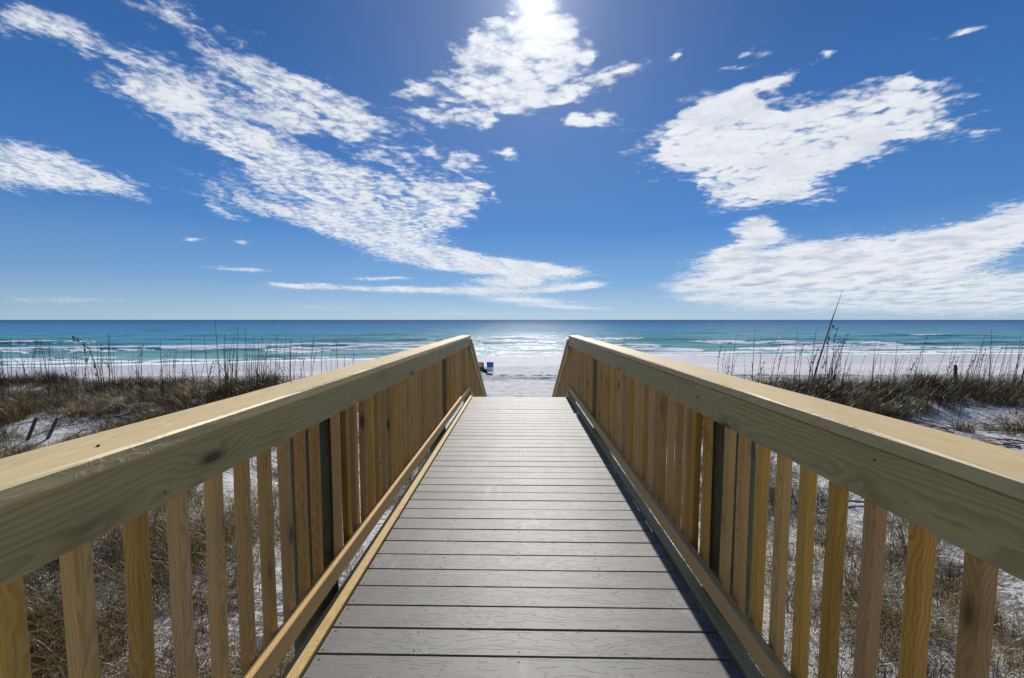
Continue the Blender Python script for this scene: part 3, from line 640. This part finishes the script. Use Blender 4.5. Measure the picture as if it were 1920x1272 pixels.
# ------------------------------------------------------------------ railings
nv, nf = tube_geo([(0, 0, -.002), (0, 0, .001)], [.0034, .003], 8)
NAIL = mesh_py('nail', nv, nf); NAIL.materials.append(M['screw'])
def railing(sgn, label, start, pitch):
    y0 = -.75
    rl = empty('wooden_railing', (sgn * .93, 3, 0), label, 'railing', 'railings along the boardwalk')
    def P(x, y, z): return (sgn * (x - .93), y - 3, z)
    joints = [y0, 1.98, END + .02] if sgn > 0 else [y0, 2.02, END + .02]
    # flat cap boards and the wide rail below them: each length of lumber is one part
    board('cap_rail', M['cap'], rl, P(.96, y0, 1.0845), (0, 1, 0), (0, 0, 1), END + .03 - y0, .184, .038, n=40, bow=.006, ch=.006, seed=5 + sgn, rough=.0007)
    js = [y0, 4.93, END + .01]
    for a, c in zip(js[:-1], js[1:]):
        board('side_rail', M['rail'], rl, P(.899, a + .002, .994), (0, 1, 0), (0, 0, 1), c - a - .004, .038, .14, n=24, bow=.0025, ch=.003, seed=int(15 + sgn + a * 7), rough=.0004)
    js = [y0, 5.72, END - .01] if sgn < 0 else [y0, 3.9, END - .01]
    for a, c in zip(js[:-1], js[1:]):
        board('bottom_rail', M['bottom'], rl, P(.899, a + .002, .1555), (0, 1, 0), (0, 0, 1), c - a - .004, .038, .089, n=16, bow=.005, ch=.004, seed=int(25 + sgn + a * 5))
    y = start
    kk = 0
    while y < END - .02:
        lean = random.gauss(0, .006) + (.012 if sgn < 0 else 0) * max(0, 1 - y / 3)
        dz = random.uniform(-.006, .0)
        board('baluster', M['baluster'], rl, P(.938, y + .019 - lean * .5, .103), (0, math.sin(lean), math.cos(lean)), (1, random.gauss(0, .05), 0), .955 + dz, .037, .037, n=5, bow=.0035, ch=.004, seed=kk + (300 if sgn > 0 else 400), twist=random.gauss(0, .05))
        y += pitch + random.gauss(0, .0035); kk += 1
        for q in (1.945, 5.0):      # the balusters open up a little where a piling stands behind them
            if q < 3 and q - .06 < y < q + .06: y += .09
            if q > 3 and q - .09 < y < q + .14: y = q + .145
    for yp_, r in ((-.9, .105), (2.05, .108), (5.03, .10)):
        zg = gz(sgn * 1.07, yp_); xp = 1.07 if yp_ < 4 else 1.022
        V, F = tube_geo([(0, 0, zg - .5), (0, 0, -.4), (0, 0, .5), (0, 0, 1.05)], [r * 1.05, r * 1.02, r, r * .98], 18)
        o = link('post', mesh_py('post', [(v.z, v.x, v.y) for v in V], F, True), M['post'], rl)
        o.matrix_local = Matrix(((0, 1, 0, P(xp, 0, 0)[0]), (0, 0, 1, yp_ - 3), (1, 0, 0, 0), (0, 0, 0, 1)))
        hv, hf = tube_geo([(0, 0, 0), (0, 0, .003), (0, 0, .004), (0, 0, .010)], [.0125, .0125, .008, .007], 6)
        bo = link('bolt', mesh_py('bolt', hv, hf), M['bolt'], rl)
        bo.rotation_euler = (0, -sgn * R(90), 0); bo.location = P(.8795, yp_ - .02, 1.0)
    for q in range(8):
        for xo, zo in (((.925, 1.1036),) if q % 2 else ((1.01, 1.1036),)):
            nl = link('nail', NAIL, None, rl); nl.location = P(xo + random.uniform(-.008, .008), -.1 + q * .95 + random.uniform(-.03, .03), zo)
    for q in range(11):
        nl = link('nail', NAIL, None, rl); nl.rotation_euler = (0, -sgn * R(90), 0)
        nl.location = P(.8797, .3 + q * .66 + random.uniform(-.2, .2), random.choice((.955, 1.03)) + random.uniform(-.012, .012))
    # squared end post
    board('end_post', M['rail'], rl, P(.966, END + .048, gz(sgn, END) - .4), (0, 0, 1), (1, 0, 0), 1.06 - gz(sgn, END) + .4, .089, .089, n=6, ch=.005, seed=66 + sgn)
    return rl
railing(-1, 'pale pine railing with square balusters along the left side of the boardwalk', -.5585, .1235)
railing(1, 'pale pine railing with square balusters along the right side of the boardwalk', -.5485, .1235)

# ------------------------------------------------------------------ stairs down to the sand
SL = .5
st_y0 = END + .1
st = empty('beach_stairs', (0, st_y0, -1), 'plank stairs going down from the far end of the boardwalk to the sand', 'stairs')
nst = 14
for k in range(nst):
    zt = -.17 * (k + 1); yt = st_y0 + .34 * k
    for q in range(2):
        board('tread', M['deck'], st, (-.87, yt + .08 + q * .146 - st_y0, zt - .0127 + 1), (1, 0, 0), (0, 0, 1), 1.74, .1395, .025, n=3, seed=700 + k * 2 + q)
run = .34 * nst; drop = .17 * nst
for xj in (-.86, 0, .86):
    board('stringer', M['joist'], st, (xj, -.02, -.25 + 1), (0, run, -drop), (0, 0, 1), math.hypot(run, drop) + .1, .038, .24, n=4, seed=720 + int(xj * 3))

def stair_railing(sgn, label):
    rl = empty('stair_railing', (sgn * .93, st_y0, 0), label, 'railing', 'railings down the stairs')
    def P(x, y, z): return (sgn * (x - .93), y, z)
    d = (0, 1, -SL)
    Lr = 4.6; hL = Lr * math.sqrt(1 + SL * SL)
    zt = 1.035
    board('cap_rail', M['cap'], rl, P(.925, .0, zt - .02), d, (0, 0, 1), hL, .14, .038, n=10, bow=.003, ch=.004, seed=801 + sgn)
    board('side_rail', M['rail'], rl, P(.897, .0, zt - .125), d, (0, 0, 1), hL, .038, .14, n=10, bow=.002, seed=811 + sgn)
    board('bottom_rail', M['bottom'], rl, P(.897, .02, zt - .96), d, (0, 0, 1), hL, .038, .089, n=8, seed=821 + sgn)
    y = .07; kk = 0
    while y < Lr - .1:
        board('baluster', M['baluster'], rl, P(.938, y, zt - 1.0 - SL * y), (0, 0, 1), (1, 0, 0), .93, .037, .037, n=3, bow=.003, ch=.004, seed=830 + kk + 60 * sgn)
        y += .119; kk += 1
    for yy in (2.3, 4.5):
        g0 = gz(sgn, st_y0 + yy)
        top = zt - .06 - SL * yy
        board('post', M['rail'], rl, P(1.004, yy, g0 - .4), (0, 0, 1), (1, 0, 0), top - g0 + .4, .089, .089, n=4, ch=.005, seed=860 + sgn + int(yy))
stair_railing(-1, 'sloping stair railing descending to the beach past the left railing')
stair_railing(1, 'sloping stair railing descending to the beach past the right railing')

# ------------------------------------------------------------------ dune grass (uncountable: one object per side)
def tussock(nb, seed, wid, lmin, lmax, droop, spread):
    r = np.random.default_rng(seed)
    n = nb
    az = r.uniform(0, 2 * np.pi, n); rad = spread * np.sqrt(r.random(n))
    bx, by = rad * np.cos(az), rad * np.sin(az)
    da = az + r.normal(0, .9, n)
    lean = np.abs(r.normal(.55, .35, n))
    L = r.uniform(lmin, lmax, n); wv = wid * r.uniform(.6, 1.3, n)
    curl = r.normal(0, .9, n)
    tint = r.random(n) ** 1.3
    px, py, pz = bx.copy(), by.copy(), np.full(n, -.03)
    ang = lean * .6; heading = da.copy()
    out, tt = [], []
    S = 4
    for s in range(S + 1):
        ww = wv * (1 - (s / S) ** 1.6) + .0006
        sx, sy = -np.sin(heading) * ww / 2, np.cos(heading) * ww / 2
        out.append(np.stack([px - sx, py - sy, pz], 1)); out.append(np.stack([px + sx, py + sy, pz], 1))
        tt += [tint, tint]
        st_ = L / S
        px = px + np.sin(ang) * np.cos(heading) * st_; py = py + np.sin(ang) * np.sin(heading) * st_
        pz = np.maximum(pz + np.cos(ang) * st_, .004)
        ang = ang + droop * r.uniform(.5, 1.5, n) / S; heading = heading + curl / S
    V = np.stack(out, 1).reshape(-1, 3)
    T = np.stack(tt, 1).ravel()
    base = (np.arange(n) * 2 * (S + 1))[:, None]
    q = np.concatenate([np.stack([base[:, 0] + 2 * s, base[:, 0] + 2 * s + 1, base[:, 0] + 2 * s + 3, base[:, 0] + 2 * s + 2], 1) for s in range(S)], 0)
    return V, q, T

NEAR = [tussock(64, 100 + k, .0052, .22, .55, 1.9, .16) for k in range(6)]
MATTED = [tussock(56, 140 + k, .0044, .32, .75, 2.9, .22) for k in range(5)]
FAR = [tussock(64, 120 + k, .0075, .25, .7, 1.3, .2) for k in range(6)]

FARDROOP = [tussock(60, 160 + k, .007, .3, .8, 2.6, .24) for k in range(5)]

def grow(name, spots, label):
    VV, FF, TT = [], [], []
    off = 0
    r = np.random.default_rng(5)
    P = np.array([(s[0], s[1]) for s in spots]); G = ground(P[:, 0], P[:, 1])
    for (x, y, sc, kind, tb), g in zip(spots, G):
        V, F, T = kind[r.integers(len(kind))]
        a = r.uniform(0, 2 * np.pi); c, s = math.cos(a), math.sin(a)
        v = V * (sc, sc, sc * r.uniform(.75, 1.15))
        VV.append(np.stack([v[:, 0] * c - v[:, 1] * s + x, v[:, 0] * s + v[:, 1] * c + y, v[:, 2] + g], 1))
        FF.append(F + off); TT.append(np.clip(T + tb, 0, 1)); off += len(V)
    me = mesh_np(name, np.concatenate(VV), np.concatenate(FF))
    attr(me, 'tint', np.concatenate(TT))
    return tag(link(name, me, M['grass']), label, 'grass', kind='stuff')

def dens_left(x, y):
    a = -x
    d = 0.
    if y < 8.0: d = .6 if a > 1.25 else .35
    if 7.3 < y < 8.1 and a > 5.5: d = .55
    if y >= 8.1: d = 1.5
    if a < 5.5 and y > 7: d = .55
    if y > 12.9: d *= max(0, 1 - (y - 12.9) / 1.6)
    return d
def dens_right(x, y):
    d = 0.
    if y < 5.5: d = .21
    if y < 9.5 + .5 * math.sin(x * .7) and y >= 5.5: d = .09
    if y >= 9.5 + .5 * math.sin(x * .7): d = 1.5
    if x < 4.5 and y > 5: d = .4
    if y > 12.9: d *= max(0, 1 - (y - 12.9) / 1.6)
    return d

def scatter(sgn, dens, n, ymax):
    out = []
    rr = random.Random(40 + sgn)
    while len(out) < n:
        y = rr.uniform(.2, ymax); a = rr.uniform(1.02, 1.55 * y + 2.5)
        x = sgn * a
        cl_ = float(fbm(np.array([x * .55 + 31]), np.array([y * .55 + 17]), 61, 3)[0])
        clump = min(1, max(.04, (cl_ - .40) * 6))
        d = dens(x, y)
        k = d * (clump if d < .9 else .6 + .4 * clump)
        if y > 8: k *= .62
        if rr.random() > k: continue
        tb = rr.gauss(-.02, .12) + (float(fbm(np.array([x * .45 + 7]), np.array([y * .45 + 3]), 88, 2)[0]) - .5) * .7
        hm = .55 + 1.0 * float(vnoise(np.array([x * .8]), np.array([y * .8 + 50]), 77)[0])
        if y < 6.2: out.append((x, y, rr.uniform(.6, 1.05), NEAR if rr.random() < .35 else MATTED, tb + .06))
        else: out.append((x, y, rr.uniform(.5, 1.0) * hm * (.75 if y < 8.6 else .92), FAR if rr.random() < .7 else FARDROOP, tb - .11))
    return out
grow('dune_grass', scatter(-1, dens_left, 3400, 14.3), 'matted dry dune grass covering the sand left of the boardwalk')
grow('dune_grass', scatter(1, dens_right, 2300, 14.3), 'tufty dry dune grass on the white sand right of the boardwalk')

# ------------------------------------------------------------------ sea oat stalks: every stalk a thing of its own
def stalk_mesh(h, lean, bend, seeds, seed, r0=.0064, leaf=True):
    rr = random.Random(seed)
    pts = []
    for i in range(9):
        t = i / 8
        pts.append((h * (lean * t + bend * t ** 3), h * rr.uniform(-.004, .004), h * t * (1 - .12 * abs(bend) * t * t) - .06))
    gs = [tube_geo(pts, [r0 * (1 - .72 * i / 8) for i in range(9)], 5)]
    for _ in range(2 if leaf else 0):
        z0 = rr.uniform(.05, .35) * h; a = rr.uniform(0, 6.28); L = rr.uniform(.15, .35)
        c, s = math.cos(a), math.sin(a); w = .0045; x0 = lean * z0
        V = [(x0 - s * w, c * w, z0), (x0 + s * w, -c * w, z0), (x0 + c * L * .5 + s * w * .7, s * L * .5 - c * w * .7, z0 + L * .6), (x0 + c * L * .5 - s * w * .7, s * L * .5 + c * w * .7, z0 + L * .6), (x0 + c * L, s * L, z0 + L * .5)]
        gs.append((V, [(0, 1, 2, 3), (3, 2, 4)]))
    for _ in range(seeds):
        t = rr.uniform(.62, .98); j = t * 8; i = int(j); f = j - i
        p = Vector(pts[i]).lerp(Vector(pts[min(8, i + 1)]), f)
        a = rr.uniform(0, 6.28); L = rr.uniform(.025, .06)
        q = p + Vector((math.cos(a) * L * .5, math.sin(a) * L * .5, L * .6))
        gs.append(tube_geo([p, p.lerp(q, .5), q], [.0025, .0075, .002], 5))
    V, F = merge(*gs)
    return mesh_py('sea_oat_stalk', V, F)

def seed_cluster_mesh(L, r, seed):
    rr = random.Random(seed); gs = []
    for k in range(9):
        t = k / 8
        a = rr.uniform(0, 6.28)
        p = Vector((0, 0, -L * t)); q = p + Vector((math.cos(a) * r, math.sin(a) * r, -r * .6))
        gs.append(tube_geo([p, p.lerp(q, .5), q], [.004, .013, .003], 6))
    gs.append(tube_geo([(0, 0, 0), (0, 0, -L)], .004, 5))
    V, F = merge(*gs)
    return mesh_py('seed_head', V, F)

variants = [stalk_mesh(1.0, random.gauss(.03, .05), random.gauss(.02, .06), sd, 500 + k) for k, sd in enumerate((0, 0, 3, 0, 6, 0, 0, 10))]
for me in variants: me.materials.append(M['stalk'] if random.random() < .5 else M['stalk_dark'])
LBL = {(-1, 0): ('thin bare sea oat stalk rising from the grassy dune crest left of the boardwalk', 'bare sea oat stalks on the left dune crest'),
       (-1, 1): ('thin sea oat stalk with a few small seeds on the left dune crest', 'seeded sea oat stalks on the left dune crest'),
       (1, 0): ('thin bare sea oat stalk rising from the grassy dune crest right of the boardwalk', 'bare sea oat stalks on the right dune crest'),
       (1, 1): ('thin sea oat stalk with a few small seeds on the right dune crest', 'seeded sea oat stalks on the right dune crest')}
def put_stalk(sgn, x, y, h, rz, tilt):
    vi = random.randrange(8)
    o = bpy.data.objects.new('sea_oat_stalk', variants[vi]); COL.objects.link(o)
    wd = random.uniform(.8, 1.25)
    o.location = (x, y, gz(x, y)); o.scale = (h * (1 if h > 1 else wd), h, h); o.rotation_euler = (random.gauss(0, .04), tilt, rz)
    lb, gr = LBL[(sgn, 1 if vi in (2, 4, 7) else 0)]
    tag(o, lb, 'sea oats', gr)
# distance from the camera along y, and how far out to the side (as x / y) each group of stalks stands
def stalk_group(sgn, n, f0, f1, y0, y1, h0, h1, tm):
    for _ in range(n):
        y = random.uniform(y0, y1); x = sgn * y * random.uniform(f0, f1)
        put_stalk(sgn, x, y, random.uniform(h0, h1) * random.uniform(.72, 1.), random.uniform(-.5, .5), random.gauss(tm, .055))
stalk_group(-1, 104, .62, 1.34, 9.4, 12.8, 1.15, 1.85, -.09)
stalk_group(-1, 38, .40, .75, 10., 13.4, 1.5, 2.2, -.07)
stalk_group(1, 46, .48, .78, 9.8, 13.4, 1.3, 2.1, .0)
stalk_group(1, 50, .75, 1.08, 9.6, 13., 1.1, 1.75, .02)
stalk_group(1, 52, 1.06, 1.32, 9.6, 13., 1.3, 2.0, .05)

# the two stalks that stand out
def dress(o, mat, spots, parent):
    for p, s in spots:
        c = link('seed_head', seed_cluster_mesh(.07 * s, .022 * s, int(p[2] * 1000)), mat, parent)
        c.location = p; c.rotation_euler = (random.uniform(-.3, .3), random.uniform(-.5, .5), 0)
x, y = -12.0, 11.4
d = empty('sea_oat_stalk', (x, y, gz(x, y)), 'drooping sea oat stalk with heavy dark seed heads on the left dune crest', 'sea oats')
pts = [(.04, 0, -.05), (0, 0, .35), (-.08, 0, .75), (-.2, 0, 1.1), (-.36, 0, 1.33), (-.52, 0, 1.43), (-.66, 0, 1.44)]
V, F = tube_geo(pts, [.013, .012, .011, .009, .007, .006, .004], 6); link('stem', mesh_py('stem', V, F), M['stalk_dark'], d)
dress(d, M['seed'], [((-.66, 0, 1.47), 2.0), ((-.52, 0, 1.42), 1.6), ((-.36, 0, 1.26), 1.5), ((-.32, 0, 1.1), 1.3), ((-.27, 0, .86), 1.6), ((-.1, 0, .66), 1.4), ((-.04, 0, .42), 1.2)], d)
x, y = 6.42, 9.3
g0 = gz(x, y)
d = empty('sea_oat_stalk', (x, y, g0), 'tallest sea oat stalk, thick and leaning right above the horizon, with three dark seeds', 'sea oats')
zt = 2.10 - g0; dxx = .74
pts = [(0, 0, -.1)] + [(dxx * (t + .25 * t * t) / 1.25, 0, zt * t * (1 - .02 * t)) for t in (.2, .4, .55, .7, .85, 1.)]
V, F = tube_geo(pts, [.021, .02, .018, .015, .012, .007, .0025], 7); link('stem', mesh_py('stem', V, F), M['stalk'], d)
dress(d, M['seed'], [((.56, 0, zt * .72), 1.0), ((.49, 0, zt * .635), .95), ((.47, 0, zt * .595), .9)], d)
for q in range(3):
    V, F = tube_geo([pts[2 + q], (pts[2 + q][0] + .05, .02, pts[2 + q][2] + .2), (pts[2 + q][0] + .14, .03, pts[2 + q][2] + .42)], [.004, .003, .001], 4)
    link('leaf_blade', mesh_py('leaf_blade', V, F), M['stalk'], d)

# ------------------------------------------------------------------ stakes, sticks and single clumps on the sand
def stake(x, y, h, lean, r, label, mat, group=None):
    V, F = tube_geo([(-lean * .2 / h, 0, -.2), (lean * .4, 0, h * .4), (lean, 0, h), (lean * 1.02, 0, h + .006)], [r, r * .95, r * .8, r * .5], 7)
    o = link('wooden_stake', mesh_py('wooden_stake', V, F), mat)
    o.location = (x, y, gz(x, y)); tag(o, label, 'stake', group)
stake(-9.10, 7.3, .42, .20, .03, 'dark weathered stake leaning right, the outer one of a pair at left', M['driftwood'])
stake(-8.78, 7.35, .40, .22, .028, 'dark weathered stake leaning right, the inner one of a pair at left', M['driftwood'])
stake(13.25, 12.6, .72, -.06, .05, 'short grey wooden stake standing on the right dune crest', M['driftwood'])

def stick(x, y, L, az, seed, label, group, r=.011, up=.03, name='driftwood_stick'):
    rr = random.Random(seed); pts = []
    for i in range(6):
        t = i / 5
        a = az + rr.gauss(0, .18)
        px, py = x + math.cos(az) * L * t + rr.gauss(0, .03), y + math.sin(az) * L * t + rr.gauss(0, .03)
        pts.append((px - x, py - y, gz(px, py) - gz(x, y) + r + up * math.sin(math.pi * t)))
    gs = [tube_geo(pts, [r, r, r * .9, r * .8, r * .6, r * .3], 5)]
    for k in range(3):
        p = Vector(pts[1 + k]); a = az + rr.choice((-1, 1)) * rr.uniform(.5, 1.1); l = L * rr.uniform(.12, .3)
        gs.append(tube_geo([p, p + Vector((math.cos(a) * l, math.sin(a) * l, rr.uniform(.0, .07)))], [r * .5, r * .2], 4))
    V, F = merge(*gs)
    o = link(name, mesh_py(name, V, F), M['driftwood']); o.location = (x, y, gz(x, y))
    tag(o, label, 'stick', group)
rr = random.Random(3)
for k in range(26):
    y = rr.uniform(5.9, 9.0); x = y * rr.uniform(.86, 1.27)
    stick(x, y, rr.uniform(.4, 1.3), rr.gauss(2.75, .35), 50 + k, 'dark dry stick lying on the white sand slope right of the boardwalk', 'sticks on the right sand slope', rr.uniform(.008, .017))
for k in range(12):
    y = rr.uniform(6.6, 8.8); x = -y * rr.uniform(.95, 1.28)
    stick(x, y, rr.uniform(.4, 1.1), rr.gauss(.25, .4), 90 + k, 'dark dry stick lying in the grass and sand left of the boardwalk', 'sticks left of the boardwalk', rr.uniform(.007, .012), .1)

def twig(x, y, h, label, seed):
    rr = random.Random(seed)
    gs = [tube_geo([(0, 0, -.05), (-.03, 0, h * .5), (-.10, 0, h)], [.014, .011, .006], 5)]
    for k in range(5):
        z0 = h * rr.uniform(.4, .98); s = rr.choice((-1, -1, 1)); L = rr.uniform(.15, .4)
        gs.append(tube_geo([(-.05, 0, z0), (-.05 + s * L * .5, rr.gauss(0, .05), z0 + L * .3), (-.05 + s * L, rr.gauss(0, .08), z0 + L * .25)], [.006, .005, .002], 4))
    V, F = merge(*gs)
    o = link('dead_twig', mesh_py('dead_twig', V, F), M['stalk_dark']); o.location = (x, y, gz(x, y)); tag(o, label, 'twig')
twig(-6.85, 7.75, .5, 'dark branching dead twig standing in the sand left of the boardwalk', 5)

def clump(x, y, sc, tb, label, kinds=FAR, flat=1.):
    VV, FF, TT, off = [], [], [], 0
    r = np.random.default_rng(int(abs(x) * 100))
    for k in range(3):
        V, F, T = kinds[r.integers(len(kinds))]
        v = V * (sc, sc, sc * flat); a = r.uniform(0, 6.28); c, s = math.cos(a), math.sin(a)
        VV.append(np.stack([v[:, 0] * c - v[:, 1] * s + r.normal(0, .08), v[:, 0] * s + v[:, 1] * c + r.normal(0, .06), v[:, 2]], 1))
        FF.append(F + off); TT.append(np.clip(T * .6 + tb, 0, 1)); off += len(V)
    me = mesh_np('grass_clump', np.concatenate(VV), np.concatenate(FF)); attr(me, 'tint', np.concatenate(TT))
    o = link('grass_clump', me, M['grass']); o.location = (x, y, gz(x, y)); tag(o, label, 'grass clump')
clump(9.55, 8.95, .85, .0, 'dark round clump of dry grass alone on the right sand slope, nearest the crest')
clump(8.3, 8.15, .55, .35, 'small green leafy clump on the right sand slope')
clump(10.4, 8.95, .6, .2, 'small twiggy clump of grass on the upper right sand slope')
clump(9.1, 8.0, .42, .4, 'smallest green tuft among the sticks on the right sand slope')
clump(10.6, 8.4, .7, .1, 'dark grass clump at the right edge of the sand slope')
clump(-8.1, 8.0, .6, .1, 'dark grass clump on the pale sand patch left of the boardwalk')

# ------------------------------------------------------------------ people's things on the beach
def beach_chair(x, y, rz, label, fab, tow, seatm, s=1.0):
    c = empty('beach_chair', (x, y, gz(x, y) - .01), label, 'beach chair', 'beach chairs near the water')
    c.rotation_euler.z = rz; c.scale = (s, s, s)
    w = .29
    def tubes(name, paths, r, mat):
        V, F = merge(*[tube_geo(p, r, 7) for p in paths]); return link(name, mesh_py(name, V, F, True), mat, c)
    def sling(name, prof, ww, mat, th=.012):
        V, F = [], []
        for (yy, zz) in prof:
            for sx in (-ww, -ww * .33, ww * .33, ww): V.append((sx, yy - (.012 if abs(sx) < ww * .5 else 0), zz))
        n = len(prof)
        for i in range(n - 1):
            for k in range(3): F.append((i * 4 + k, i * 4 + k + 1, i * 4 + k + 5, i * 4 + k + 4))
        o = link(name, mesh_py(name, V, F, True), mat, c)
        md = o.modifiers.new('thick', 'SOLIDIFY'); md.thickness = th
        return o
    # faces +y (the sea); the back leans towards -y
    tubes('frame', [[(sx, -.42, 1.0), (sx, -.18, .36), (sx, -.1, .30)] for sx in (-w, w)] + [[(-w, -.42, 1.0), (0, -.43, 1.02), (w, -.42, 1.0)]], .013, M['alu'])
    for sx in (-w, w):
        tubes('leg', [[(sx, .34, .37), (sx, -.30, .0)]], .012, M['alu'])
        tubes('leg', [[(sx, -.18, .36), (sx, .30, .0)]], .012, M['alu'])
        ar = [(sx - .03, -.26, .57), (sx + .03, -.26, .57), (sx + .03, .22, .60), (sx - .03, .22, .60)]
        V = ar + [(a, b_, z - .022) for a, b_, z in ar]
        link('armrest', mesh_py('armrest', V, [(0, 1, 2, 3), (7, 6, 5, 4), (0, 4, 5, 1), (1, 5, 6, 2), (2, 6, 7, 3), (3, 7, 4, 0)]), M['white'], c)
        tubes('arm_post', [[(sx, .18, .58), (sx, .22, .36)]], .01, M['alu'])
    sling('backrest', [(-.425, 1.0), (-.36, .80), (-.29, .62), (-.25, .54)], w - .012, fab)
    sling('lower_backrest', [(-.25, .535), (-.21, .42), (-.17, .34)], w - .012, seatm)
    sling('seat', [(-.17, .335), (.0, .31), (.2, .335), (.36, .37)], w - .012, seatm)
    sling('skirt', [(-.20, .33), (-.22, .20), (-.215, .12)], w - .03, seatm)
    if tow is not None:
        sling('towel', [(-.40, 1.035), (-.455, 1.02), (-.42, .82), (-.33, .60)], w * .62, tow, .02)
beach_chair(-2.58, 36.0, .06, 'blue beach chair with white lower half seen from behind on the sand', M['blue'], None, M['white'])
beach_chair(-3.42, 36.9, -.12, 'dark brown beach chair with a tan towel beside the blue chair', M['brown'], M['tan'], M['brown'], .98)
# a soft bag on the sand between the chairs
bm = bmesh.new(); bmesh.ops.create_cube(bm, size=1)
bmesh.ops.bevel(bm, geom=bm.edges[:], offset=.14, segments=3, affect='EDGES')
for v_ in bm.verts:
    v_.co.x *= .42 * (1 - .18 * max(0, v_.co.z)); v_.co.y *= .28; v_.co.z = (v_.co.z + .5) * .34
me = bpy.data.meshes.new('bag_body'); bm.to_mesh(me); bm.free()
bx_, by_ = -3.0, 36.3
bag = empty('beach_bag', (bx_, by_, gz(bx_, by_) - .01), 'small dark navy beach bag on the sand between two chairs', 'bag')
link('bag_body', me, M['navy'], bag)
for sy in (-.09, .09):
    V, F = tube_geo([(-.12, sy, .30), (-.10, sy, .42), (0, sy, .47), (.10, sy, .42), (.12, sy, .30)], .012, 6)
    link('handle', mesh_py('handle', V, F, True), M['navy'], bag)
